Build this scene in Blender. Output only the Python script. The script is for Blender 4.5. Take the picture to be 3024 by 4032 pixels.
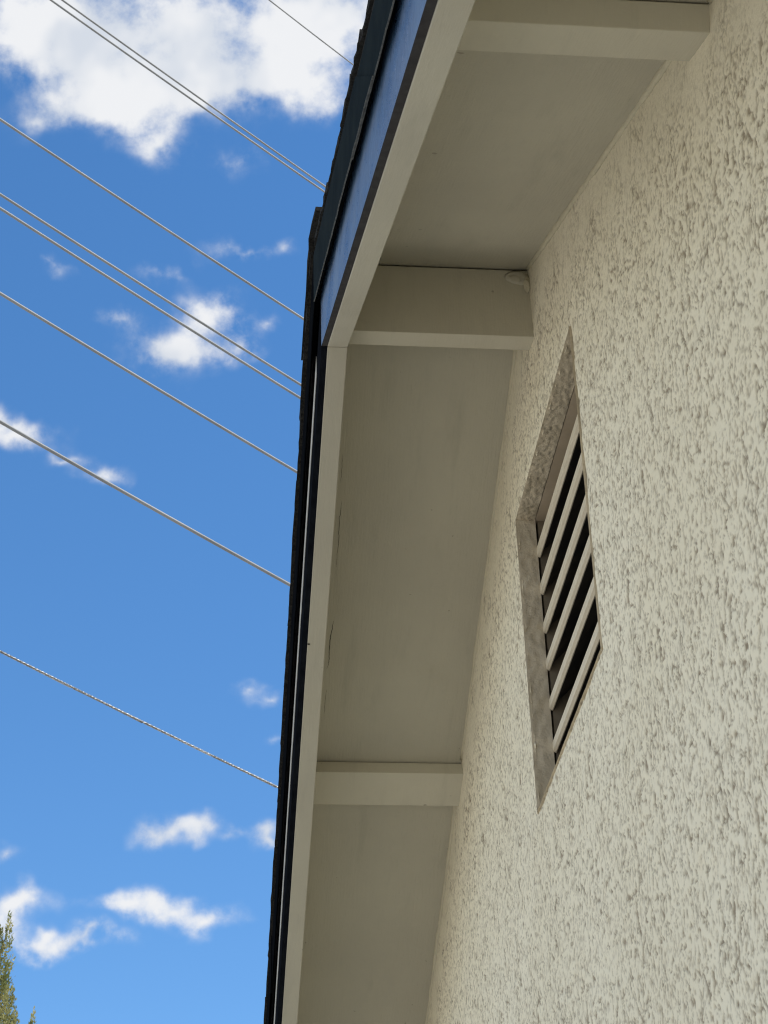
import bpy, bmesh, math, random
import numpy as np
from mathutils import Vector, Matrix

random.seed(7)
RNG = np.random.default_rng(11)
scene = bpy.context.scene
for o in list(bpy.data.objects):
    bpy.data.objects.remove(o)
col = scene.collection

# ------------------------------------------------------------------ camera
CZ = 1.6                                    # eye height
F_PX, PITCH, YAW, ROLL = 7696.74, 0.56464, 0.10940, -0.03213
def cam_axes():
    f = Vector((math.sin(YAW)*math.cos(PITCH), math.cos(YAW)*math.cos(PITCH), math.sin(PITCH)))
    r = Vector((math.cos(YAW), -math.sin(YAW), 0)); u = r.cross(f)
    return (math.cos(ROLL)*r + math.sin(ROLL)*u, -math.sin(ROLL)*r + math.cos(ROLL)*u, f)
AX_R, AX_U, AX_F = cam_axes()
cam_data = bpy.data.cameras.new('camera')
cam = bpy.data.objects.new('camera', cam_data); col.objects.link(cam)
m = Matrix((AX_R, AX_U, -AX_F)).transposed().to_4x4(); m.translation = (0, 0, CZ)
cam.matrix_world = m
cam_data.sensor_fit = 'AUTO'; cam_data.sensor_width = 36.0
cam_data.lens = 36.0*F_PX/4032.0
cam_data.clip_start = 0.05; cam_data.clip_end = 3000
cam_data.dof.use_dof = True; cam_data.dof.focus_distance = 2.75; cam_data.dof.aperture_fstop = 55
scene.camera = cam
scene.cycles.filter_width = 1.15
scene.render.resolution_x, scene.render.resolution_y = 768, 1024

def sight(u, v):                            # direction in the place towards a spot of the photograph
    return (AX_F + AX_R*((u-1512)/F_PX) - AX_U*((v-2016)/F_PX)).normalized()

# ------------------------------------------------------------------ light
SUN_EL, SUN_AZ = math.radians(52), math.radians(102)      # azimuth clockwise from +Y
SKY_STRENGTH, SUN_STRENGTH, EXPOSURE = 0.113, 4.0, 0.82
scene.view_settings.view_transform = 'Standard'
scene.view_settings.look = 'None'
scene.view_settings.gamma = 1.0
scene.view_settings.use_curve_mapping = False
scene.view_settings.exposure = EXPOSURE

sun_data = bpy.data.lights.new('sun', 'SUN')
sun_data.energy = SUN_STRENGTH; sun_data.angle = math.radians(0.53); sun_data.color = (1.0, 0.95, 0.86)
sun = bpy.data.objects.new('sun', sun_data); col.objects.link(sun)
sd = Vector((math.sin(SUN_AZ)*math.cos(SUN_EL), math.cos(SUN_AZ)*math.cos(SUN_EL), math.sin(SUN_EL)))
sun.rotation_euler = (-sd).to_track_quat('-Z', 'Y').to_euler(); sun.location = (20, -10, 30)

world = bpy.data.worlds.new('World'); scene.world = world; world.use_nodes = True
wt = world.node_tree; wt.nodes.clear()
def wn(kind, **kw):
    n = wt.nodes.new(kind)
    for k, v in kw.items(): setattr(n, k, v)
    return n
def wmath(op, a, b=None, clamp=False):
    n = wn('ShaderNodeMath', operation=op, use_clamp=clamp)
    for i, s in enumerate((a, b)):
        if s is None: continue
        if isinstance(s, (int, float)): n.inputs[i].default_value = s
        else: wt.links.new(s, n.inputs[i])
    return n.outputs[0]
def wvec(op, a, b, out=0):
    n = wn('ShaderNodeVectorMath', operation=op)
    for i, s in enumerate((a, b)):
        if isinstance(s, (tuple, list, Vector)): n.inputs[i].default_value = tuple(s)
        else: wt.links.new(s, n.inputs[i])
    return n.outputs[out]
def wsmooth(x, lo, hi):
    n = wn('ShaderNodeMapRange', interpolation_type='SMOOTHSTEP')
    wt.links.new(x, n.inputs[0]); n.inputs[1].default_value = lo; n.inputs[2].default_value = hi
    return n.outputs[0]
wout = wn('ShaderNodeOutputWorld'); bg = wn('ShaderNodeBackground')
bg.inputs['Strength'].default_value = SKY_STRENGTH
wt.links.new(bg.outputs[0], wout.inputs[0])
sky = wn('ShaderNodeTexSky', sky_type='NISHITA')
sky.sun_disc = False; sky.sun_elevation = SUN_EL; sky.sun_rotation = SUN_AZ
sky.altitude = 300; sky.air_density = 1.0; sky.dust_density = 0.15; sky.ozone_density = 2.5
hsv = wn('ShaderNodeHueSaturation'); wt.links.new(sky.outputs[0], hsv.inputs['Color']); hsv.inputs['Saturation'].default_value = 1.24
tc = wn('ShaderNodeTexCoord')
DIR = tc.outputs['Generated']
def wnoise(vec, scale, detail, rough, dist=0.0):
    n = wn('ShaderNodeTexNoise'); wt.links.new(vec, n.inputs['Vector'])
    n.inputs['Scale'].default_value = scale; n.inputs['Detail'].default_value = detail
    n.inputs['Roughness'].default_value = rough; n.inputs['Distortion'].default_value = dist
    return n
warp = wnoise(DIR, 26, 3, 0.6)
wd = wvec('SUBTRACT', warp.outputs['Color'], (0.5, 0.5, 0.5))
sc = wn('ShaderNodeVectorMath', operation='SCALE'); wt.links.new(wd, sc.inputs[0]); sc.inputs['Scale'].default_value = 0.034
WDIR = wvec('ADD', DIR, sc.outputs[0])
# clouds of the sky: (where, half width, half height, thickness)
CLOUDS = [
    (330, 170, 340, 210, 0.95), (100, 100, 220, 130, 0.7), (760, 110, 330, 190, 0.9), (1210, 160, 260, 240, 0.9), (540, 420, 190, 140, 0.85),
    (1030, 350, 300, 100, 0.72), (330, 400, 190, 120, 0.6), (640, 600, 95, 80, 0.6), (1330, 40, 200, 120, 0.7), (700, 290, 260, 130, 0.5), (110, 490, 150, 70, 0.34), (950, 600, 170, 66, 0.36),
    (930, 975, 150, 46, 0.62), (1130, 955, 75, 40, 0.40), (210, 1040, 70, 32, 0.42), (650, 1085, 100, 40, 0.40),
    (700, 1390, 190, 100, 1.0), (850, 1220, 125, 90, 0.8), (940, 1360, 110, 85, 0.7), (480, 1240, 95, 58, 0.55), (1060, 1240, 70, 46, 0.44),
    (90, 1700, 170, 54, 0.7), (290, 1790, 110, 34, 0.42), (10, 1640, 75, 62, 0.55), (420, 1860, 85, 44, 0.66),
    (990, 2700, 80, 38, 0.40), (1045, 2755, 55, 22, 0.42), (1060, 2915, 50, 26, 0.40),
    (640, 3275, 110, 60, 0.68), (775, 3250, 80, 42, 0.64), (1045, 3305, 75, 54, 0.78), (900, 3295, 60, 26, 0.42),
    (500, 3550, 165, 56, 0.78), (660, 3575, 150, 52, 0.68), (820, 3620, 125, 62, 0.82), (60, 3545, 140, 66, 0.85), (10, 3640, 100, 66, 0.62),
    (180, 3705, 125, 50, 0.64), (350, 3700, 165, 48, 0.72), (150, 3770, 75, 30, 0.44), (30, 3350, 70, 48, 0.46)]
field = None
local = wn('ShaderNodeCombineXYZ')                  # direction along three fixed axes of the place
for i, axv in enumerate((AX_R, AX_U, AX_F)):
    wt.links.new(wvec('DOT_PRODUCT', WDIR, axv, out=1), local.inputs[i])
for (u, v, rx, ry, k) in CLOUDS:
    c = sight(u, v); c = Vector((c.dot(AX_R), c.dot(AX_U), c.dot(AX_F)))
    sc3 = Vector((F_PX/(rx*1.9), F_PX/(ry*1.9), 2.5))
    mp = wn('ShaderNodeVectorMath', operation='MULTIPLY_ADD'); wt.links.new(local.outputs[0], mp.inputs[0])
    mp.inputs[1].default_value = sc3; mp.inputs[2].default_value = (-c.x*sc3.x, -c.y*sc3.y, -c.z*sc3.z)
    gt = wn('ShaderNodeTexGradient', gradient_type='QUADRATIC_SPHERE'); wt.links.new(mp.outputs[0], gt.inputs[0])
    ma = wn('ShaderNodeMath', operation='MULTIPLY_ADD'); wt.links.new(gt.outputs['Fac'], ma.inputs[0]); ma.inputs[1].default_value = k*1.45
    if field is None: ma.inputs[2].default_value = 0.0
    else: wt.links.new(field, ma.inputs[2])
    field = ma.outputs[0]
# unseen cloud over the rest of the sky, cover raised to brighten the wall
flat = wn('ShaderNodeSeparateXYZ'); wt.links.new(DIR, flat.inputs[0])
zz = wmath('MAXIMUM', flat.outputs[2], 0.12)
cmb = wn('ShaderNodeCombineXYZ'); wt.links.new(wmath('DIVIDE', flat.outputs[0], zz), cmb.inputs[0]); wt.links.new(wmath('DIVIDE', flat.outputs[1], zz), cmb.inputs[1])
far_n = wnoise(cmb.outputs[0], 1.7, 3, 0.55)
away = wsmooth(wvec('DOT_PRODUCT', DIR, AX_F, out=1), math.cos(math.radians(19)), math.cos(math.radians(27)))
elsewhere = wmath('MULTIPLY', wmath('MULTIPLY', wsmooth(far_n.outputs[0], 0.33, 0.55), away), wsmooth(flat.outputs[2], 0.0, 0.15))
field = wmath('ADD', field, elsewhere)
n_big = wnoise(DIR, 40, 7, 0.62)
grain = wmath('MULTIPLY', wmath('SUBTRACT', n_big.outputs[0], 0.5), 2.7)
cover = wsmooth(wmath('ADD', field, wmath('MULTIPLY', grain, wmath('MINIMUM', wmath('MULTIPLY', field, 1.8), 1.0))), 0.06, 1.28)
n_shade = wnoise(DIR, 20, 3, 0.55)
ramp = wn('ShaderNodeMix', data_type='RGBA'); wt.links.new(wsmooth(n_shade.outputs[0], 0.38, 0.60), ramp.inputs['Factor'])
ramp.inputs['A'].default_value = (3.35, 3.6, 4.0, 1); ramp.inputs['B'].default_value = (4.35, 4.42, 4.55, 1)
mixw = wn('ShaderNodeMix', data_type='RGBA')
wt.links.new(cover, mixw.inputs['Factor']); wt.links.new(hsv.outputs[0], mixw.inputs['A']); wt.links.new(ramp.outputs['Result'], mixw.inputs['B'])
wt.links.new(mixw.outputs['Result'], bg.inputs['Color'])

# ------------------------------------------------------------------ materials
class Mat:
    def __init__(s, name, rough=0.8, spec=0.3, metallic=0.0):
        s.m = bpy.data.materials.new(name); s.m.use_nodes = True
        s.t = s.m.node_tree; s.b = s.t.nodes['Principled BSDF']
        s.b.inputs['Roughness'].default_value = rough; s.b.inputs['Specular IOR Level'].default_value = spec
        s.b.inputs['Metallic'].default_value = metallic
        s.co = s.t.nodes.new('ShaderNodeTexCoord').outputs['Object']
    def n(s, kind, **kw):
        n = s.t.nodes.new(kind)
        for k, v in kw.items(): setattr(n, k, v)
        return n
    def noise(s, scale, detail=4, rough=0.55, stretch=None, dist=0.0):
        vec = s.co
        if stretch:
            mp = s.n('ShaderNodeMapping'); s.t.links.new(s.co, mp.inputs['Vector']); mp.inputs['Scale'].default_value = stretch; vec = mp.outputs[0]
        n = s.n('ShaderNodeTexNoise'); s.t.links.new(vec, n.inputs['Vector'])
        n.inputs['Scale'].default_value = scale; n.inputs['Detail'].default_value = detail
        n.inputs['Roughness'].default_value = rough; n.inputs['Distortion'].default_value = dist
        return n.outputs[0]
    def rng(s, x, lo, hi, a=0.0, b=1.0):
        n = s.n('ShaderNodeMapRange', interpolation_type='SMOOTHSTEP'); s.t.links.new(x, n.inputs[0])
        for i, v in zip((1, 2, 3, 4), (lo, hi, a, b)): n.inputs[i].default_value = v
        return n.outputs[0]
    def mix(s, f, a, b):
        n = s.n('ShaderNodeMix', data_type='RGBA')
        if isinstance(f, float): n.inputs['Factor'].default_value = f
        else: s.t.links.new(f, n.inputs['Factor'])
        for k, v in (('A', a), ('B', b)):
            if isinstance(v, tuple): n.inputs[k].default_value = (*v, 1)
            else: s.t.links.new(v, n.inputs[k])
        return n.outputs['Result']
    def math(s, op, a, b=0.0):
        n = s.n('ShaderNodeMath', operation=op)
        for i, v in enumerate((a, b)):
            if isinstance(v, (int, float)): n.inputs[i].default_value = v
            else: s.t.links.new(v, n.inputs[i])
        return n.outputs[0]
    def color(s, c):
        if isinstance(c, tuple): s.b.inputs['Base Color'].default_value = (*c, 1)
        else: s.t.links.new(c, s.b.inputs['Base Color'])
        return s
    def bump(s, h, dist, strength=1.0):
        n = s.n('ShaderNodeBump'); s.t.links.new(h, n.inputs['Height']); n.inputs['Distance'].default_value = dist; n.inputs['Strength'].default_value = strength
        s.t.links.new(n.outputs[0], s.b.inputs['Normal']); return s
    def roughness(s, r):
        s.t.links.new(r, s.b.inputs['Roughness']); return s

M = {}
def mk_stucco():
    s = Mat('stucco_paint', 0.85, 0.25)
    big = s.noise(2.2, 5, 0.6); mid = s.noise(22, 4, 0.6)
    c = s.mix(s.rng(big, 0.35, 0.65), (0.82, 0.75, 0.58), (0.86, 0.795, 0.63))
    c = s.mix(s.rng(mid, 0.56, 0.74, 0, 0.35), c, (0.75, 0.665, 0.50))
    at = s.n('ShaderNodeAttribute', attribute_name='groove_shade')   # shade of the grooves painted in as dark brown, on top of the relief
    groove_dark = s.mix(s.rng(s.noise(45, 3, 0.6), 0.3, 0.7), (0.25, 0.205, 0.145), (0.38, 0.315, 0.225))
    c = s.mix(at.outputs['Fac'], c, groove_dark)
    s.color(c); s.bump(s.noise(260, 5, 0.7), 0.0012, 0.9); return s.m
M['stucco'] = mk_stucco()
def mk_mortar():
    s = Mat('mortar', 0.95, 0.15)
    c = s.mix(s.rng(s.noise(30, 5, 0.65), 0.35, 0.68), (0.54, 0.465, 0.34), (0.70, 0.61, 0.46))
    c = s.mix(s.rng(s.noise(95, 3, 0.6), 0.62, 0.74, 0, 0.5), c, (0.32, 0.265, 0.19))
    s.color(c); s.bump(s.noise(210, 6, 0.75), 0.0022, 1.0); return s.m
M['mortar'] = mk_mortar()
def mk_jamb():
    s = Mat('smooth_mortar', 0.9, 0.2)
    c = s.mix(s.rng(s.noise(14, 5, 0.6), 0.3, 0.7), (0.50, 0.435, 0.33), (0.62, 0.545, 0.425))
    c = s.mix(s.rng(s.noise(130, 5, 0.7), 0.54, 0.70, 0, 0.55), c, (0.33, 0.285, 0.215))
    s.color(c); s.bump(s.noise(240, 5, 0.7), 0.0015, 0.9); return s.m
M['jamb'] = mk_jamb()
def mk_soffit(name, a, b, grain=0.0012):
    s = Mat(name, 0.62, 0.3)
    c = s.mix(s.rng(s.noise(3.0, 4, 0.6), 0.3, 0.7), a, b)
    c = s.mix(s.rng(s.noise(6, 5, 0.6, (6, 1, 1)), 0.52, 0.8, 0, 0.4), c, tuple(v*0.76 for v in a))
    c = s.mix(s.rng(s.noise(1.6, 6, 0.65), 0.55, 0.75, 0, 0.35), c, (a[0]*0.82, a[1]*0.76, a[2]*0.66))
    c = s.mix(s.rng(s.noise(60, 2, 0.5), 0.757, 0.785, 0, 0.5), c, (0.16, 0.14, 0.11))
    s.color(c)
    g = s.noise(40, 5, 0.65, (7, 0.5, 0.5))
    s.bump(s.math('ADD', g, s.math('MULTIPLY', s.noise(160, 3, 0.6), 0.6)), grain, 0.8); return s.m
M['soffit'] = mk_soffit('soffit_paint', (0.44, 0.41, 0.325), (0.48, 0.45, 0.355))
M['trim'] = mk_soffit('trim_paint', (0.42, 0.395, 0.325), (0.46, 0.435, 0.355), 0.0005)
M['lookout'] = mk_soffit('lookout_paint', (0.52, 0.485, 0.385), (0.56, 0.525, 0.415), 0.0007)
def mk_gloss():
    s = Mat('gloss_navy_paint', 0.3, 0.75)
    streak = s.noise(26, 6, 0.7, (1, 0.16, 0.5)); fine = s.noise(130, 5, 0.7, (1, 0.5, 0.8))
    c = s.mix(s.rng(streak, 0.35, 0.7), (0.020, 0.052, 0.115), (0.065, 0.125, 0.225))
    c = s.mix(s.rng(fine, 0.64, 0.72), c, (0.15, 0.17, 0.22))
    s.color(c)
    s.roughness(s.rng(s.math('ADD', s.math('MULTIPLY', streak, 0.5), s.math('MULTIPLY', fine, 0.5)), 0.35, 0.66, 0.24, 0.45))
    s.bump(fine, 0.0008, 0.7); return s.m
M['gloss'] = mk_gloss()
def mk_simple(name, a, b, rough, scale, spec=0.3, bump=0.0, metallic=0.0):
    s = Mat(name, rough, spec, metallic)
    s.color(s.mix(s.rng(s.noise(scale, 5, 0.62), 0.32, 0.68), a, b))
    if bump: s.bump(s.noise(scale*5, 4, 0.65), bump, 0.8)
    return s.m
M['matte_navy'] = mk_simple('flat_navy_paint', (0.006, 0.007, 0.010), (0.010, 0.012, 0.016), 1.0, 40, 0.0)
M['edge_dark'] = mk_simple('dark_edge_paint', (0.030, 0.028, 0.030), (0.045, 0.043, 0.045), 0.85, 60, 0.1)
M['drip'] = mk_simple('dark_green_metal', (0.008, 0.013, 0.016), (0.013, 0.019, 0.021), 1.0, 18, 0.02, 0.0004)
M['drip_far'] = mk_simple('black_metal', (0.004, 0.005, 0.007), (0.007, 0.008, 0.010), 1.0, 18, 0.0)
M['edge_shade'] = mk_simple('black_edge_shade', (0.006, 0.006, 0.007), (0.010, 0.010, 0.011), 0.95, 40, 0.05)  # black that stands in for shadow below the drip edge
M['primer'] = mk_simple('grey_primer', (0.50, 0.50, 0.49), (0.60, 0.60, 0.58), 0.7, 60, 0.3)
M['hem'] = mk_simple('worn_hem', (0.05, 0.052, 0.052), (0.13, 0.13, 0.12), 0.7, 70, 0.3)
M['shingle'] = mk_simple('asphalt_shingle', (0.012, 0.012, 0.012), (0.035, 0.034, 0.032), 0.95, 160, 0.1, 0.002)
M['caulk'] = mk_simple('painted_caulk', (0.56, 0.51, 0.375), (0.62, 0.565, 0.415), 0.55, 40, 0.4, 0.002)
M['slat'] = mk_simple('painted_louver', (0.62, 0.545, 0.415), (0.69, 0.61, 0.475), 0.6, 50, 0.3, 0.0006)
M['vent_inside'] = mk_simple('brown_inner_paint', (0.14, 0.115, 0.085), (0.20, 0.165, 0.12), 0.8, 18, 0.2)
M['blade'] = mk_simple('shaded_blade', (0.08, 0.075, 0.07), (0.14, 0.12, 0.10), 0.8, 14, 0.1)  # darkened so the gaps between slats look shaded
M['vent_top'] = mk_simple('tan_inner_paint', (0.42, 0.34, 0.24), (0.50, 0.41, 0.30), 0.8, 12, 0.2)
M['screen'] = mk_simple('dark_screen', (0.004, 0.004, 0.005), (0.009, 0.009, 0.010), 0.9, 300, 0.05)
M['crack'] = mk_simple('crack_dirt', (0.03, 0.028, 0.022), (0.06, 0.055, 0.04), 0.95, 80, 0.05)
M['wire'] = mk_simple('grey_wire', (0.15, 0.16, 0.175), (0.20, 0.21, 0.225), 0.6, 3, 0.3)
M['alu'] = mk_simple('bare_aluminium', (0.30, 0.31, 0.32), (0.38, 0.39, 0.40), 0.45, 5, 0.5, 0, 0.4)
M['black_wire'] = mk_simple('black_insulation', (0.16, 0.165, 0.17), (0.20, 0.205, 0.21), 0.6, 5, 0.3)
M['ground'] = mk_simple('pale_gravel', (0.38, 0.36, 0.32), (0.46, 0.44, 0.39), 0.95, 3, 0.1)
M['bark'] = mk_simple('bark', (0.09, 0.065, 0.045), (0.16, 0.12, 0.085), 0.95, 20, 0.1, 0.01)
def mk_leaf():
    s = Mat('cypress_leaf', 0.7, 0.25)
    c = s.mix(s.rng(s.noise(3.5, 4, 0.6), 0.35, 0.65), (0.16, 0.19, 0.07), (0.38, 0.355, 0.16))
    s.color(c)
    tr = s.n('ShaderNodeBsdfTranslucent'); s.t.links.new(c, tr.inputs['Color'])
    mx = s.n('ShaderNodeMixShader'); mx.inputs[0].default_value = 0.3
    out = s.t.nodes['Material Output']
    s.t.links.new(s.b.outputs[0], mx.inputs[1]); s.t.links.new(tr.outputs[0], mx.inputs[2]); s.t.links.new(mx.outputs[0], out.inputs[0])
    return s.m
M['leaf'] = mk_leaf()

# ------------------------------------------------------------------ helpers
def link(name, me, mat, parent=None, smooth=False):
    o = bpy.data.objects.new(name, me); col.objects.link(o)
    if mat: me.materials.append(M[mat])
    if smooth: me.polygons.foreach_set('use_smooth', [True]*len(me.polygons))
    if parent: o.parent = parent
    return o
def from_lists(name, vs, fs, mat, parent=None, smooth=False):
    me = bpy.data.meshes.new(name); me.from_pydata([tuple(v) for v in vs], [], [tuple(f) for f in fs]); me.update()
    return link(name, me, mat, parent, smooth)
def empty(name, loc=(0, 0, 0)):
    o = bpy.data.objects.new(name, None); col.objects.link(o); o.location = loc; return o
def tag(o, label=None, cat=None, group=None, kind=None):
    for k, v in (('label', label), ('category', cat), ('group', group), ('kind', kind)):
        if v: o[k] = v
    return o
def prism(name, prof, x0, x1, mat, parent, bevel=0.0, wob=0.0):
    """closed (y, z) outline swept from x0 to x1"""
    bm = bmesh.new()
    a = [bm.verts.new((x0, y, z)) for y, z in prof]; b = [bm.verts.new((x1, y, z)) for y, z in prof]
    n = len(prof)
    bm.faces.new(a); bm.faces.new(b[::-1])
    for i in range(n): bm.faces.new((a[i], b[i], b[(i+1) % n], a[(i+1) % n])[::-1])
    bmesh.ops.recalc_face_normals(bm, faces=bm.faces)
    if bevel: bmesh.ops.bevel(bm, geom=bm.edges[:], offset=bevel, segments=2, affect='EDGES', profile=0.5)
    me = bpy.data.meshes.new(name); bm.to_mesh(me); bm.free()
    return link(name, me, mat, parent)
def sweep(name, sect, path, mat, parent=None, smooth=False, closed=True):
    """sect(i, p) -> list of points around path point p"""
    vs, fs = [], []
    rings = [sect(i, p) for i, p in enumerate(path)]
    k = len(rings[0])
    for r in rings: vs += r
    for i in range(len(rings)-1):
        for j in range(k):
            fs.append((i*k+j, i*k+(j+1) % k, (i+1)*k+(j+1) % k, (i+1)*k+j))
    fs.append(tuple(range(k))[::-1]); fs.append(tuple((len(rings)-1)*k+j for j in range(k)))
    o = from_lists(name, vs, fs, mat, parent, smooth)
    bm = bmesh.new(); bm.from_mesh(o.data); bmesh.ops.recalc_face_normals(bm, faces=bm.faces); bm.to_mesh(o.data); bm.free()
    return o

# ------------------------------------------------------------------ measures of the gable end
W, XB, XF, XO = 0.4803, 0.2049, 0.1753, 0.1663      # wall face, barge board inner and outer face, trim face
YR = 2.2821
ZF, ZS = CZ+1.7385, CZ+1.8948                       # foot of the fascia and soffit at the ridge
T1, T2 = math.tan(0.4408), math.tan(0.3874)
Y_NEAR, Y_FAR = -0.30, 5.35
HX = 7.0                                            # house length
def zrake(y, base):
    return base - (T1*(YR-y) if y < YR else T2*(y-YR))
def slope_prof(ya, yb, base, lo, hi):
    return [(ya, zrake(ya, base)+lo), (yb, zrake(yb, base)+lo), (yb, zrake(yb, base)+hi), (ya, zrake(ya, base)+hi)]

# ------------------------------------------------------------------ ground
g = 600.0
gr = from_lists('ground', [(-g, -g, 0), (g, -g, 0), (g, g, 0), (-g, g, 0)], [(0, 1, 2, 3)], 'ground')
tag(gr, 'pale gravel yard around the house', None, None, 'structure')

# ------------------------------------------------------------------ house
house = empty('house', (W, YR, 0))
tag(house, 'cream stucco house with dark shingle roof, gable end seen from below', 'house')
house_inv = Matrix.Translation((-W, -YR, 0))
class HP:                                           # parts are built in place, then hung on the house
    pass
parts = []
def hp(o, parent=None):
    parts.append((o, parent or house)); return o

def fft_noise(ny, nz, step, wl, bw=0.5, aniso=1.0):
    """band limited noise, wavelength wl (m), unit variance"""
    fy = np.fft.fftfreq(ny, step)[:, None]; fz = np.fft.fftfreq(nz, step)[None, :]*aniso
    f = np.sqrt(fy**2+fz**2)+1e-9
    amp = np.exp(-0.5*(np.log(f*wl)/bw)**2)
    n = np.fft.ifft2(np.fft.fft2(RNG.standard_normal((ny, nz)))*amp).real
    return n/n.std()
def sstep(x, a, b):
    t = np.clip((x-a)/(b-a), 0, 1); return t*t*(3-2*t)

VY0, VY1, VZ0, VZ1 = 2.0353, 2.5171, CZ+1.1108, CZ+1.5963
FY0, FY1, FZ0, FZ1 = 1.10, 4.30, CZ+0.36, CZ+1.93    # finely modelled part of the coat
def build_wall():
    st = 0.0020
    ny = int((FY1-FY0)/st)+8; nz = int((FZ1-FZ0)/st)+8
    n1 = fft_noise(ny, nz, st, 0.0205, 0.32, 2.1)
    n2 = fft_noise(ny, nz, st, 0.0132, 0.32, 2.0)
    n3 = fft_noise(ny, nz, st, 0.034, 0.32, 2.2)
    gates = [fft_noise(ny, nz, st, w, 0.5) for w in (0.029, 0.024, 0.038)]
    worm = fft_noise(ny, nz, st, 0.021, 0.42, 1.35)
    worm2 = fft_noise(ny, nz, st, 0.0095, 0.35, 1.4)
    fine = fft_noise(ny, nz, st, 0.0055, 0.45)
    mid = fft_noise(ny, nz, st, 0.011, 0.4)
    big = fft_noise(ny, nz, st, 0.17, 0.6)
    wide = fft_noise(ny, nz, st, 0.060, 0.5)
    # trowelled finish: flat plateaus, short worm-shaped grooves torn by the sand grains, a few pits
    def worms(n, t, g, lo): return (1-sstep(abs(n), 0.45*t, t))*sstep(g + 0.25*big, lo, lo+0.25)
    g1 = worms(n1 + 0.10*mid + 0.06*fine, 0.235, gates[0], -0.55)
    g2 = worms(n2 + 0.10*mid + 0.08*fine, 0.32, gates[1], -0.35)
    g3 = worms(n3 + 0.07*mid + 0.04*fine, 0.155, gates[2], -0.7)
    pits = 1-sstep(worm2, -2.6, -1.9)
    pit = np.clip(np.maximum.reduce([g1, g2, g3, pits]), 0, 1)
    groove_dark = pit  # groove mask also darkens the colour, as painted shade
    h = 0.0002*wide + 0.00014*fine + 0.00012*np.tanh(2.5*n1) + 0.00010*mid - 0.0016*pit + 0.0005*big
    # grid: finer near the camera, lines fall on the edges of the vent opening
    ys = [FY0]
    while ys[-1] < FY1: ys.append(ys[-1] + 0.0019 + 0.0009*max(0, ys[-1]-1.3))
    ys = np.array(ys); zs = np.arange(FZ0, FZ1, 0.0021)
    for arr, vals in ((ys, (VY0, VY1)), (zs, (VZ0, VZ1))):
        for v in vals: arr[np.argmin(abs(arr-v))] = v
    iy = (ys-FY0)/st; iz = (zs-FZ0)/st
    y0 = np.floor(iy).astype(int); z0 = np.floor(iz).astype(int); ay = (iy-y0)[:, None]; az = (iz-z0)[None, :]
    def samp(a):
        return ((a[np.ix_(y0, z0)]*(1-az)+a[np.ix_(y0, z0+1)]*az)*(1-ay) + (a[np.ix_(y0+1, z0)]*(1-az)+a[np.ix_(y0+1, z0+1)]*az)*ay)
    H = samp(h); P = samp(groove_dark)
    Y, Z = np.meshgrid(ys, zs, indexing='ij')
    soff = np.where(Y < YR, ZS-T1*(YR-Y), ZS-T2*(Y-YR))
    d = soff-Z                                   # height below the soffit
    cut = sstep(d + 0.03*samp(big), 0.01, 0.15)  # the coat is smoother just under the soffit
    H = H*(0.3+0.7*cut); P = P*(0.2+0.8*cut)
    e = np.maximum.reduce([VY0-Y, Y-VY1, VZ0-Z, Z-VZ1])   # distance out from the opening
    edge = 1-sstep(e, 0.0, 0.014)
    H = H*(1-0.5*edge) - 0.003*edge**2 
    flo = FZ0+0.0
    X = W - H
    # ragged lip of the opening
    lip = (e < 0.004) & (e > -0.004)
    jy = samp(wide)*0.0010 + samp(mid)*0.0008
    Yd = Y + np.where(lip, jy, 0); Zd = Z + np.where(lip, samp(fine)*0.0009+samp(worm)*0.001, 0)
    n, k = Y.shape
    co = np.stack([X, Yd, Zd], -1).reshape(-1, 3)
    i = np.arange(n*k).reshape(n, k)
    q = np.stack([i[:-1, :-1], i[:-1, 1:], i[1:, 1:], i[1:, :-1]], -1)      # normals towards -X
    yc = (ys[:-1]+ys[1:])/2; zc = (zs[:-1]+zs[1:])/2
    YC, ZC = np.meshgrid(yc, zc, indexing='ij')
    hole = (YC > VY0) & (YC < VY1) & (ZC > VZ0) & (ZC < VZ1)
    sc_ = np.where(YC < YR, ZS-T1*(YR-YC), ZS-T2*(YC-YR))
    keep = ~hole & (ZC < sc_+0.012)
    q = q[keep]
    used = np.zeros(n*k, bool); used[q.ravel()] = True
    remap = -np.ones(n*k, int); remap[used] = np.arange(used.sum())
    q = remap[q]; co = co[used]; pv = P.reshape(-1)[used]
    me = bpy.data.meshes.new('gable_wall')
    me.vertices.add(len(co)); me.vertices.foreach_set('co', co.ravel())
    me.loops.add(q.size); me.loops.foreach_set('vertex_index', q.ravel())
    me.polygons.add(len(q)); me.polygons.foreach_set('loop_start', np.arange(0, q.size, 4)); me.polygons.foreach_set('loop_total', np.full(len(q), 4))
    me.polygons.foreach_set('use_smooth', np.ones(len(q), bool))
    at = me.attributes.new('groove_shade', 'FLOAT', 'POINT'); at.data.foreach_set('value', pv.astype(np.float32))
    me.update(calc_edges=True); me.validate()
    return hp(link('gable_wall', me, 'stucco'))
build_wall()
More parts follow.
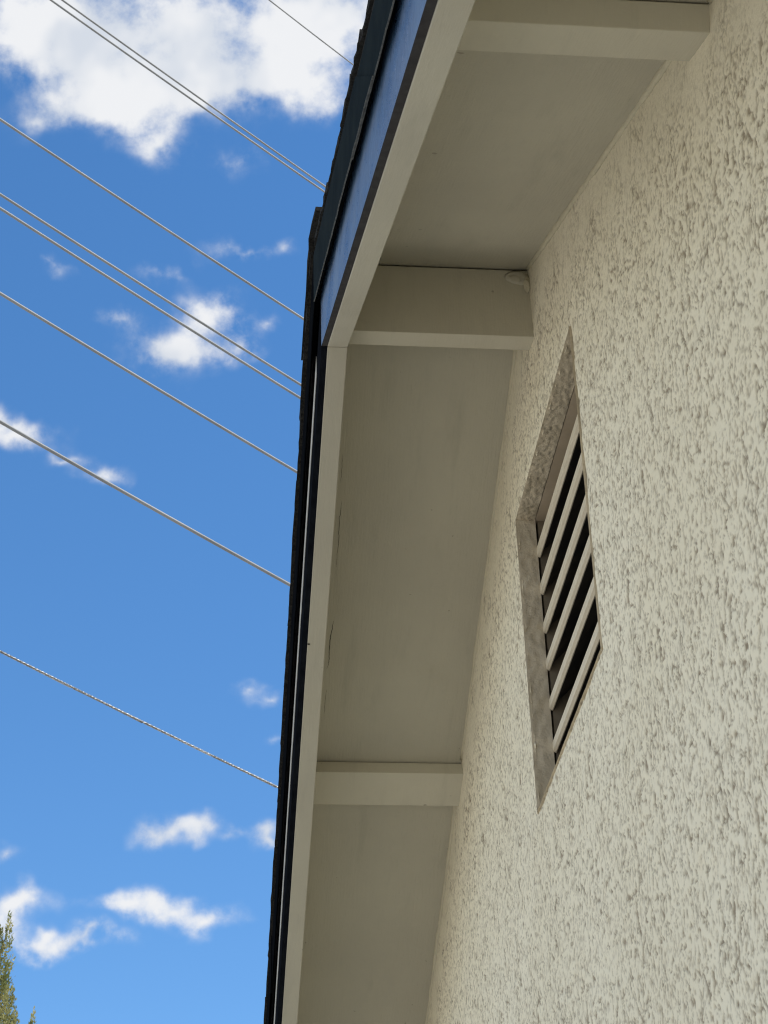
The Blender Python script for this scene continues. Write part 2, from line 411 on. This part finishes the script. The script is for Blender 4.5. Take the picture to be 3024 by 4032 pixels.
# the rest of the same wall and the other walls, plain coat
def zs_(y): return zrake(y, ZS)+0.012
EN, EF = 0.0, 5.02                                   # corners of the house
rest = from_lists('lower_wall', [
    (W, EN, 0), (W, EF, 0), (W, EF, FZ0), (W, EN, FZ0),
    (W, FY0, FZ0), (W, FY0, zs_(FY0)), (W, EN, zs_(EN)),
    (W, FY1, FZ0), (W, FY1, zs_(FY1)), (W, EF, zs_(EF))],
    [(0, 3, 4, 7, 2, 1), (3, 6, 5, 4), (7, 8, 9, 2)], 'stucco'); hp(rest)
hp(from_lists('side_wall', [(W, EN, 0), (W, EN, zs_(EN)), (W+HX, EN, zs_(EN)), (W+HX, EN, 0)], [(0, 1, 2, 3)], 'stucco'))
hp(from_lists('side_wall', [(W, EF, 0), (W, EF, zs_(EF)), (W+HX, EF, zs_(EF)), (W+HX, EF, 0)], [(3, 2, 1, 0)], 'stucco'))
hp(from_lists('rear_wall', [(W+HX, EN, 0), (W+HX, EF, 0), (W+HX, EF, zs_(EF)), (W+HX, YR, ZS), (W+HX, EN, zs_(EN))], [(0, 1, 2, 3, 4)], 'stucco'))

# ---- soffit panels between the lookouts (a thin open joint on the near side of each lookout)
LK_N, LK_F = [1.3107, 0.34], [3.2155, 4.15]
LW, LD = 0.080, 0.031
c1, s1 = math.cos(math.atan(T1)), math.sin(math.atan(T1)); c2, s2 = math.cos(math.atan(T2)), math.sin(math.atan(T2))
def panel(ya, yb):
    return hp(prism('soffit_panel', slope_prof(ya, yb, ZS, 0, 0.010), XB+0.0005, W+0.004, 'soffit', None))
panel(Y_NEAR, LK_N[1]+0.03); panel(LK_N[1]+0.0305, LK_N[0]+0.03); panel(LK_N[0]+0.0305, YR)
panel(YR+0.0002, LK_F[0]+0.03); panel(LK_F[0]+0.0305, LK_F[1]+0.03); panel(LK_F[1]+0.0305, Y_FAR)
# ---- lookouts, each with a thin open joint under the panel on its near side
zt = zrake(2.272, ZS)-0.0023
hp(prism('ridge_lookout', [(2.272, CZ+1.762), (2.305, CZ+1.762), (2.305, zt), (2.272, zt)], XB+0.001, W+0.02, 'lookout', None, 0.0010))
for y, g in zip(LK_N, (0.0016, 0.0016)):
    z = zrake(y, ZS)
    p = [(y+LD*s1, z-LD*c1), (y+LD*s1+LW*c1, z-LD*c1+LW*s1), (y+LW*c1-0.004*s1, z+LW*s1+0.004*c1), (y+g*s1, z-g*c1)]
    hp(prism('lookout', p, XB+0.001, W+0.02, 'lookout', None, 0.0012))
for y, g in zip(LK_F, (0.0034, 0.0030)):
    z = zrake(y, ZS)
    p = [(y-LD*s2, z-LD*c2), (y-LD*s2+LW*c2, z-LD*c2-LW*s2), (y+LW*c2+0.004*s2, z-LW*s2+0.004*c2), (y-g*s2, z-g*c2)]
    hp(prism('lookout', p, XB+0.001, W+0.02, 'lookout', None, 0.0012))

# ---- roof edge, from the inside out
def rake_board(name, ya, yb, lo, hi, x0, x1, mat, bev=0.0):
    return hp(prism(name, slope_prof(ya, yb, ZF, lo, hi), x0, x1, mat, None, bev))
for ya, yb in ((Y_NEAR, YR-0.0006), (YR+0.0006, Y_FAR)):
    o = rake_board('barge_board', ya, yb, 0.0, 0.166, XF, XB, 'trim', 0.0012)
tn = rake_board('fascia_trim', Y_NEAR, YR-0.0004, 0.001, 0.160, XO, XF-0.0002, 'gloss')
tn['label'] = 'glossy navy fascia facing the sky'
tn.data.materials.append(M['edge_dark'])
tn.data.polygons.foreach_get
for p in tn.data.polygons:
    if p.normal.z < -0.5: p.material_index = 1
tf = rake_board('fascia_trim', YR+0.0004, Y_FAR, 0.001, 0.160, XO, XF-0.0002, 'matte_navy')
# uneven strip of bare primer left above the dark paint of the far fascia
path = [(YR+0.10+i*0.02) for i in range(int((Y_FAR-YR-0.12)/0.02))]
wob = [0.0012*math.sin(i*0.9)+random.uniform(-0.0014, 0.0014) for i in range(len(path))]
hp(sweep('primer_strip', lambda i, y: [(XO-0.0012, y, zrake(y, ZF)+0.066+wob[i]), (XO-0.0001, y, zrake(y, ZF)+0.066+wob[i]), (XO-0.0001, y, zrake(y, ZF)+0.098), (XO-0.0012, y, zrake(y, ZF)+0.098)], path, 'primer'))
# drip edge: tall metal flange on the roof edge, with a lap joint, over a black strip painted as its shadow
XD = 0.1575
def drip(ya, yb, lo, hi, mat, out, hem, skew=0.0):
    n = max(8, int((yb-ya)/0.03)); pth = [ya+(yb-ya)*i/n for i in range(n+1)]
    r = [random.uniform(-0.0003, 0.0003) for _ in pth]
    f = lambda y: zrake(y, ZF)
    sk = lambda y: y+skew*max(0.0, 1-(y-ya)/0.45)
    o = hp(sweep('drip_edge', lambda i, y: [(XD-out+r[i], y, f(y)+lo), (XD-out+0.0012+r[i], y, f(y)+lo), (XD-out+0.0012, sk(y), f(sk(y))+hi), (XD-out, sk(y), f(sk(y))+hi)], pth, mat))
    if hem:
        h = sweep('hem', lambda i, y: [(XD-out-0.0002+r[i], y, f(y)+lo-0.0007), (XD-out+0.0014+r[i], y, f(y)+lo-0.0007), (XD-out+0.0014+r[i], y, f(y)+lo-0.0002), (XD-out-0.0002+r[i], y, f(y)+lo-0.0002)], pth, 'hem')
        hp(h, o)
    return o
drip(Y_NEAR, 1.65, 0.084, 0.170, 'drip', 0.0, True)
drip(1.40, YR-0.001, 0.0835, 0.171, 'drip', 0.0016, True, 0.17)
drip(YR+0.001, 3.7, 0.086, 0.170, 'drip_far', 0.0012, False)
drip(3.66, Y_FAR, 0.086, 0.170, 'drip_far', 0.0030, False)
for ya, yb, mt in ((Y_NEAR, YR-0.001, 'edge_shade'), (YR+0.001, Y_FAR, 'edge_shade')):
    n = 60; pth = [ya+(yb-ya)*i/n for i in range(n+1)]; r = [random.uniform(-0.0022, 0.0022) for _ in pth]
    hp(sweep('edge_shade_strip', lambda i, y: [(XD+0.0014, y, zrake(y, ZF)+0.0868), (XO-0.0013, y, zrake(y, ZF)+0.100+r[i]), (XO-0.0013, y, zrake(y, ZF)+0.168), (XD+0.0014, y, zrake(y, ZF)+0.168)], pth, mt))

# ---- roof: deck and shingles
roof = hp(prism('roof', [(Y_NEAR, zrake(Y_NEAR, ZF)+0.170), (YR, ZF+0.170), (Y_FAR, zrake(Y_FAR, ZF)+0.170), (Y_FAR, zrake(Y_FAR, ZF)+0.184), (YR, ZF+0.184), (Y_NEAR, zrake(Y_NEAR, ZF)+0.184)], XD+0.002, W+HX+0.3, 'shingle', None))
def shingle(yc, side, x0, width, lift):
    """one rake shingle: butt edge downhill, slightly lifted, rough outline"""
    ex, th = 0.165, 0.006
    t = T1 if side < 0 else T2
    L = math.hypot(1, t); n = 9
    vs, fs = [], []
    for layer in (0, 1):
        for i in range(n):
            k = i/(n-1)
            y = yc + side*ex*k/L
            z = zrake(y, ZF)+0.1855+lift*k+(0.0055 if layer else 0)+0.004*k
            j = random.uniform(-0.0012, 0.0012)*(1.0 if side < 0 else 0.6)
            vs.append((x0+j, y, z+random.uniform(-0.0006, 0.0006))); vs.append((x0+width, y, z))
    for layer in (0, 1):
        b = layer*2*n
        for i in range(n-1):
            fs.append((b+2*i, b+2*i+1, b+2*i+3, b+2*i+2))
    for i in range(n-1):
        fs.append((2*i, 2*i+2, 2*n+2*i+2, 2*n+2*i)); fs.append((2*i+1, 2*n+2*i+1, 2*n+2*i+3, 2*i+3))
    fs.append((0, 2*n, 2*n+1, 1)); fs.append((2*n-2, 2*n-1, 4*n-1, 4*n-2))
    o = from_lists('shingle', vs, fs, 'shingle')
    bm = bmesh.new(); bm.from_mesh(o.data); bmesh.ops.recalc_face_normals(bm, faces=bm.faces); bm.to_mesh(o.data); bm.free()
    return hp(o, roof)
y = YR-0.01
while y > Y_NEAR:
    shingle(y, -1, 0.1560+random.uniform(-0.0015, 0.001), random.choice((0.30, 0.45, 0.6)), random.uniform(0.0, 0.003)); y -= 0.128
y = YR+0.01
while y < Y_FAR-0.1:
    shingle(y, 1, 0.1515+random.choice((-0.0008, 0, 0, 0.0003, 0.0006)), random.choice((0.30, 0.45, 0.6)), random.uniform(0.0, 0.002)); y += 0.130
for k in range(12):                                  # caps folded over the ridge
    x0 = 0.1495 + 0.145*k; vs, fs = [], []
    prof = [(-0.155, 0.006), (-0.08, 0.004), (-0.02, 0.003), (0.0, 0.001), (0.02, 0.003), (0.10, 0.006), (0.185, 0.010)]
    for (dy, dz) in prof:
        for xx, up in ((x0, 0.004), (x0+0.19, 0.0)):
            for th in (0.0, 0.007):
                vs.append((xx+random.uniform(-0.0015, 0.0015), YR+0.02+dy, zrake(YR+0.02+dy, ZF)+0.197+dz+up+th))
    for i in range(len(prof)-1):
        a, b = 4*i, 4*i+4
        fs += [(a, a+2, b+2, b), (a+1, b+1, b+3, a+3), (a, b, b+1, a+1), (a+2, a+3, b+3, b+2)]
    fs += [(0, 1, 3, 2), (4*len(prof)-4, 4*len(prof)-2, 4*len(prof)-1, 4*len(prof)-3)]
    o = from_lists('ridge_cap', vs, fs, 'shingle')
    bm = bmesh.new(); bm.from_mesh(o.data); bmesh.ops.recalc_face_normals(bm, faces=bm.faces); bm.to_mesh(o.data); bm.free()
    hp(o, roof)

# ---- caulk bead where soffit and wall meet, and the lump at the ridge lookout
def bead(ya, yb, r):
    n = int((yb-ya)/0.02); pth = [ya+(yb-ya)*i/n for i in range(n+1)]
    rr = [r*(0.9+0.10*math.sin(i*0.43)+0.08*math.sin(i*1.9)+random.uniform(-0.12, 0.12)) for i in range(n+1)]
    return hp(sweep('caulk_bead', lambda i, y: [(W+0.003, y, zrake(y, ZS)+0.003), (W-rr[i], y, zrake(y, ZS)+0.001), (W-rr[i]*0.42, y, zrake(y, ZS)-rr[i]*0.42), (W+0.001, y, zrake(y, ZS)-rr[i])], pth, 'caulk', None, True))
bead(Y_NEAR+0.3, LK_N[0]-0.004, 0.006); bead(LK_N[0]+LW*c1+0.01, 2.268, 0.0065); bead(2.308, LK_F[0]-0.006, 0.005); bead(LK_F[0]+LW*c2, 4.14, 0.006)
def lump(name, c, r, mat, seed):
    bm = bmesh.new(); bmesh.ops.create_icosphere(bm, subdivisions=3, radius=1)
    rg = random.Random(seed); k = [(rg.uniform(2, 6), rg.uniform(2, 6), rg.uniform(0, 6)) for _ in range(4)]
    for v in bm.verts:
        f = 1+sum(0.12*math.sin(a*v.co.x+b*v.co.y+p+3*v.co.z) for a, b, p in k)
        v.co = Vector((c[0]+v.co.x*r[0]*f, c[1]+v.co.y*r[1]*f, c[2]+v.co.z*r[2]*f))
    me = bpy.data.meshes.new(name); bm.to_mesh(me); bm.free()
    return hp(link(name, me, mat, None, True))
lump('caulk_lump', (0.464, 2.2705, CZ+1.872), (0.017, 0.0028, 0.011), 'lookout', 3)
lump('caulk_lump', (0.477, 2.266, CZ+1.856), (0.006, 0.004, 0.012), 'caulk', 5)
# hairline cracks in the paint of the far soffit
def crack(pts, wd):
    pth = []
    for (a, b) in zip(pts[:-1], pts[1:]):
        for i in range(8):
            k = i/8; pth.append((a[0]+(b[0]-a[0])*k+random.uniform(-0.0007, 0.0007), a[1]+(b[1]-a[1])*k))
    n = len(pth)
    return hp(sweep('paint_crack', lambda i, p: [(p[0]-wd*(0.25+math.sin(math.pi*(i+0.5)/n)), p[1], zrake(p[1], ZS)-0.0004), (p[0]+wd*(0.25+math.sin(math.pi*(i+0.5)/n)), p[1], zrake(p[1], ZS)-0.0004), (p[0], p[1], zrake(p[1], ZS)+0.001)], pth, 'crack'))

# ---- louvred vent
vent = hp(empty('louver_vent'))
vent_parts = []
def vp(o): parts.append((o, vent)); return o
def rough_sheet(name, origin, du, dv, nu, nv, nrm, amp, mat, wl):
    nzf = fft_noise(nu+1, nv+1, 0.004, wl, 0.6)
    vs, fs = [], []
    for i in range(nu+1):
        for j in range(nv+1):
            d = nzf[i, j]*amp*(1.0 if 0 < j < nv else 0.4)
            vs.append(Vector(origin)+Vector(du)*(i/nu)+Vector(dv)*(j/nv)+Vector(nrm)*d)
    for i in range(nu):
        for j in range(nv):
            a = i*(nv+1)+j; fs.append((a, a+1, a+nv+2, a+nv+1))
    return vp(from_lists(name, vs, fs, mat, None, True))
DV = 0.030
rough_sheet('head_reveal', (W-0.0005, VY0-0.004, VZ1), (0, VY1-VY0+0.006, 0), (DV, 0, 0), 120, 10, (0, 0, -1), 0.0009, 'mortar', 0.014)
rough_sheet('far_jamb', (W-0.0005, VY1, VZ0-0.004), (0, 0, VZ1-VZ0+0.006), (DV+0.0008, 0, 0), 120, 10, (0, -1, 0), 0.0006, 'jamb', 0.03)
rough_sheet('near_jamb', (W-0.0005, VY0, VZ0-0.004), (0, 0, VZ1-VZ0+0.006), (DV+0.03, 0, 0), 60, 6, (0, 1, 0), 0.0006, 'jamb', 0.03)
rough_sheet('sill_reveal', (W-0.0005, VY0-0.004, VZ0), (0, VY1-VY0+0.006, 0), (DV+0.03, 0, 0), 60, 6, (0, 0, 1), 0.0008, 'mortar', 0.03)
def boxp(name, x0, x1, y0, y1, z0, z1, mat, bev=0.0):
    return prism(name, [(y0, z0), (y1, z0), (y1, z1), (y0, z1)], x0, x1, mat, None, bev)
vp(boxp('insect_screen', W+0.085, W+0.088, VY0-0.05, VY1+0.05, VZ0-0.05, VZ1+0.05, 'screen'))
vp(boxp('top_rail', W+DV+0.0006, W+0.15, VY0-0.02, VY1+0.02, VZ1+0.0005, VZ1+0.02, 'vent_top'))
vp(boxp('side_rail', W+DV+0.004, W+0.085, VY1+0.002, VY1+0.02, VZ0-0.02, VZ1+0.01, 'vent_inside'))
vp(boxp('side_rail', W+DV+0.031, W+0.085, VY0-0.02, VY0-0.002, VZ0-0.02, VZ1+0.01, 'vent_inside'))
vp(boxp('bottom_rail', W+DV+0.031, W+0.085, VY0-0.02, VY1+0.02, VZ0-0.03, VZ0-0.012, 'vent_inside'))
for k in range(7):
    zt = CZ+1.545-0.0650*k
    sect = [(0.0, 0.0), (0.0, -0.0135), (0.0042, -0.0160), (0.0060, -0.0150), (0.0070, -0.006), (0.040, 0.026), (0.039, 0.029), (0.004, 0.0015)]
    n = 10
    def ring(i, y, zt=zt, k=k):
        sag = 0.0007*math.sin(2.2*i/n+k*1.7)+0.0011*math.sin(k*2.3)+0.0012*math.sin(k*5.1)*(i/n-0.5)
        return [(W+DV-0.001+x, y, zt+z+sag) for x, z in sect]
    o = vp(sweep('louver_slat', ring, [VY0-0.0015+(VY1-VY0+0.003)*i/n for i in range(n+1)], 'slat'))
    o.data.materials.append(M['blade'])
    for p in o.data.polygons:                        # the blade behind the painted lip is coloured dark for the shade in the gaps
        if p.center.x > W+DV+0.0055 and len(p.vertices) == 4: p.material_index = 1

# small things on the boards
hp(sweep('nail', lambda i, p: [(p[0], p[1]+0.0012*math.cos(t*1.05), p[2]+0.0012*math.sin(t*1.05)) for t in range(6)], [(0.1755, 2.8014, zrake(2.8014, ZF)-0.0004), (0.1790, 2.8014, zrake(2.8014, ZF)-0.0010)], 'crack'))
crack([(0.2263, 2.685), (0.2240, 2.72), (0.2254, 2.75), (0.2248, 2.82)], 0.00035)
crack([(0.2275, 2.918), (0.2262, 2.935), (0.2240, 2.956), (0.2250, 2.995), (0.2226, 3.02)], 0.0005)
crack([(0.2215, 2.60), (0.2225, 2.66)], 0.0002); crack([(0.2245, 3.06), (0.2235, 3.12)], 0.00025)

for o, p in parts:                                   # hang every part on its thing without moving it
    o.parent = p
    if p is house: o.matrix_parent_inverse = house_inv
    # sub-parts hang on parts that already stand in place: identity

# ------------------------------------------------------------------ overhead lines
AZ = math.radians(53); PLANE = 8.5                   # vertical plane of the wires
HN = Vector((math.cos(AZ), -math.sin(AZ), 0))
def on_plane(u, v, dist):
    s = sight(u, v); k = -dist/(HN.dot(s)); return s*k + Vector((0, 0, CZ))
WIRES = [  # two spots of the run, distance, radius, label
    ((1060, 0), (1400, 262), 9.0, 0.0059, 'thin overhead wire crossing the top cloud, nearest the roof peak'),
    ((200, 0), (1280, 757), 8.6, 0.0076, 'lower of two close overhead wires crossing the large cloud'),
    ((245, 0), (1284, 737), 8.9, 0.0073, 'upper of two close overhead wires crossing the large cloud'),
    ((0, 470), (1190, 1253), 8.5, 0.0090, 'single overhead wire just below the large cloud'),
    ((0, 765), (1195, 1522), 8.7, 0.0092, 'upper of the close wire pair over the small bright cloud'),
    ((0, 820), (1190, 1572), 8.3, 0.0092, 'lower of the close wire pair over the small bright cloud'),
    ((0, 1155), (1175, 1862), 8.5, 0.0101, 'single overhead wire just below the close wire pair'),
    ((0, 1660), (1145, 2305), 8.4, 0.0112, 'thick overhead wire above the twisted cable'),
]
def tube(name, pts, r, mat, seg=10, parent=None):
    def sect(i, p):
        a = pts[max(0, i-1)]; b = pts[min(len(pts)-1, i+1)]
        t = (b-a).normalized(); s = t.cross(Vector((0, 0, 1))).normalized(); u = s.cross(t)
        return [p+(s*math.cos(2*math.pi*k/seg)+u*math.sin(2*math.pi*k/seg))*r for k in range(seg)]
    return sweep(name, sect, pts, mat, parent, True)
def run(a, b, dist, ext=14.0):
    A, B = on_plane(*a, dist), on_plane(*b, dist); d = (B-A).normalized()
    L = (B-A).length
    pts = []
    for i in range(61):
        s = -ext + (L+2*ext)*i/60
        k = (s/L)*(s/L-1)                            # slight sag, none at the two spots
        pts.append(A+d*s+Vector((0, 0, 0.010*k*L)))
    return pts
for a, b, dist, r, lab in WIRES:
    o = tube('overhead_wire', run(a, b, dist), r, 'wire'); tag(o, lab, 'wire', 'overhead wires beside the house')
core = run((0, 2565), (1095, 3100), 8.3)
dup = empty('twisted_service_cable', core[0])
tag(dup, 'twisted service cable, lowest of the overhead lines', 'cable', 'overhead wires beside the house')
fine_pts = []
for i in range(len(core)-1):
    for j in range(48): fine_pts.append(core[i].lerp(core[i+1], j/24))
tt = (core[-1]-core[0]).normalized(); ss = tt.cross(Vector((0, 0, 1))).normalized(); uu = ss.cross(tt)
for q, mt in enumerate(('alu', 'black_wire', 'black_wire')):
    pts = []
    s = 0
    for i, p in enumerate(fine_pts):
        if i: s += (p-fine_pts[i-1]).length
        an = 2*math.pi*(s/0.062)+q*2*math.pi/3
        pts.append(p+(ss*math.cos(an)+uu*math.sin(an))*0.0034)
    o = tube('cable_strand', pts, 0.0042, mt, 6)
    o.parent = dup; o.matrix_parent_inverse = Matrix.Translation(-core[0])

# ------------------------------------------------------------------ cypress trees
def cypress(tips, base, label, seed, nleaf):
    """upright plumes of small scaly sprays on a trunk; tips: (top point, length, radius) of the plumes"""
    rg = np.random.default_rng(seed)
    root = empty('cypress_tree', base); tag(root, label, 'tree', 'cypresses beyond the yard')
    top = max(t[0].z for t in tips)
    n = 14
    pth = [Vector((base[0]+0.05*math.sin(i*0.8), base[1]+0.05*math.cos(i*0.7), base[2]+(top-0.6-base[2])*i/n)) for i in range(n+1)]
    def tsect(i, p):
        r = 0.16*(1-i/n)**0.8+0.012
        return [p+Vector((math.cos(k*math.pi/4), math.sin(k*math.pi/4), 0))*r for k in range(8)]
    trunk = sweep('trunk', tsect, pth, 'bark', None, True)
    lv, lf = [], []
    # limbs
    for (tp, ln, rd) in tips:
        foot = Vector((base[0], base[1], max(base[2]+0.4, tp.z-ln-0.8)))
        k0 = len(lv); a = foot; b = tp-Vector((0, 0, 0.15))
        for p, r in ((a, 0.022), (a.lerp(b, 0.5)+Vector((0, 0, -0.1)), 0.012), (b, 0.004)):
            for k in range(4): lv.append(p+Vector((math.cos(k*math.pi/2), math.sin(k*math.pi/2), 0))*r)
        for s in range(2):
            for k in range(4): lf.append((k0+s*4+k, k0+s*4+(k+1) % 4, k0+s*4+4+(k+1) % 4, k0+s*4+4+k))
    limbs = from_lists('limb', lv, lf, 'bark')
    tot = sum(t[1]*t[2] for t in tips)
    vs, fs = [], []
    for (tp, ln, rd) in tips:
        m = int(nleaf*ln*rd/tot)
        # sprays: small upright clusters
        ph = rg.random(m)
        h = ph**0.85*ln
        ang = rg.random(m)*2*math.pi
        bump = 1+0.35*np.sin(h*9+rg.random()*6+3*np.sin(ang*2))
        rr = rd*np.clip(h/ln*2.6, 0.09, 1)**0.75*np.sqrt(rg.random(m))*bump
        px = tp.x+rr*np.cos(ang); py = tp.y+rr*np.sin(ang); pz = tp.z-h+rg.normal(0, 0.02, m)
        for i in range(m):
            a2 = ang[i]+rg.normal(0, 0.9); lean = rg.uniform(0.25, 0.9)
            L = rg.uniform(0.022, 0.052); wd = L*rg.uniform(0.22, 0.4)
            t = Vector((math.cos(a2)*lean, math.sin(a2)*lean, 1)).normalized()*L
            s = Vector((-math.sin(a2), math.cos(a2), rg.normal(0, 0.4))).normalized()*wd
            p = Vector((px[i], py[i], pz[i])); k0 = len(vs)
            vs += [p, p+t*0.5+s, p+t, p+t*0.45-s]; fs.append((k0, k0+1, k0+2, k0+3))
    crown = from_lists('crown', vs, fs, 'leaf')
    for o in (trunk, limbs, crown):
        o.parent = root; o.matrix_parent_inverse = Matrix.Translation(-Vector(base))
    return root
def spot(u, v, y):
    s = sight(u, v); return s*(y/s.y)+Vector((0, 0, CZ))
rg = random.Random(5)
TD = 22.0
ax = spot(-110, 3400, TD)
tips = [(spot(38, 3600, TD), 1.5, 0.085), (spot(2, 3660, TD+0.1), 2.0, 0.14), (spot(30, 3790, TD-0.1), 2.0, 0.10), (spot(48, 3890, TD+0.15), 2.2, 0.13), (spot(-30, 3560, TD), 2.6, 0.2), (ax, 3.5, 0.28),
        (spot(-80, 3500, TD-0.3), 3.0, 0.25), (spot(60, 3985, TD-0.1), 2.0, 0.15)]
for k in range(46):
    z = rg.uniform(1.2, ax.z-0.9); r = 0.95*(1-(z-0.6)/(ax.z))**0.6; a = rg.uniform(0, 6.28)
    tips.append((Vector((ax.x+r*math.cos(a)*rg.uniform(0.3, 1), ax.y+r*math.sin(a)*rg.uniform(0.3, 1), z+0.5)), rg.uniform(1.0, 1.6), rg.uniform(0.16, 0.28)))
cypress(tips, (ax.x, ax.y, 0.0), 'tall cypress at the lower left edge of the picture', 4, 110000)
bx = spot(125, 4080, TD+2.5)
tips = [(spot(133, 3972, TD+2.5), 1.4, 0.06), (spot(118, 4040, TD+2.5), 2.2, 0.16), (spot(150, 4075, TD+2.4), 2.2, 0.17), (bx, 2.5, 0.25)]
for k in range(24):
    z = rg.uniform(0.8, bx.z-1.0); r = 0.7*(1-(z-0.4)/(bx.z))**0.6; a = rg.uniform(0, 6.28)
    tips.append((Vector((bx.x+r*math.cos(a), bx.y+r*math.sin(a), z+0.4)), rg.uniform(0.9, 1.4), rg.uniform(0.16, 0.26)))
cypress(tips, (bx.x, bx.y, 0.0), 'smaller cypress whose tip just shows right of the tall cypress', 9, 46000)

bpy.context.view_layer.update()
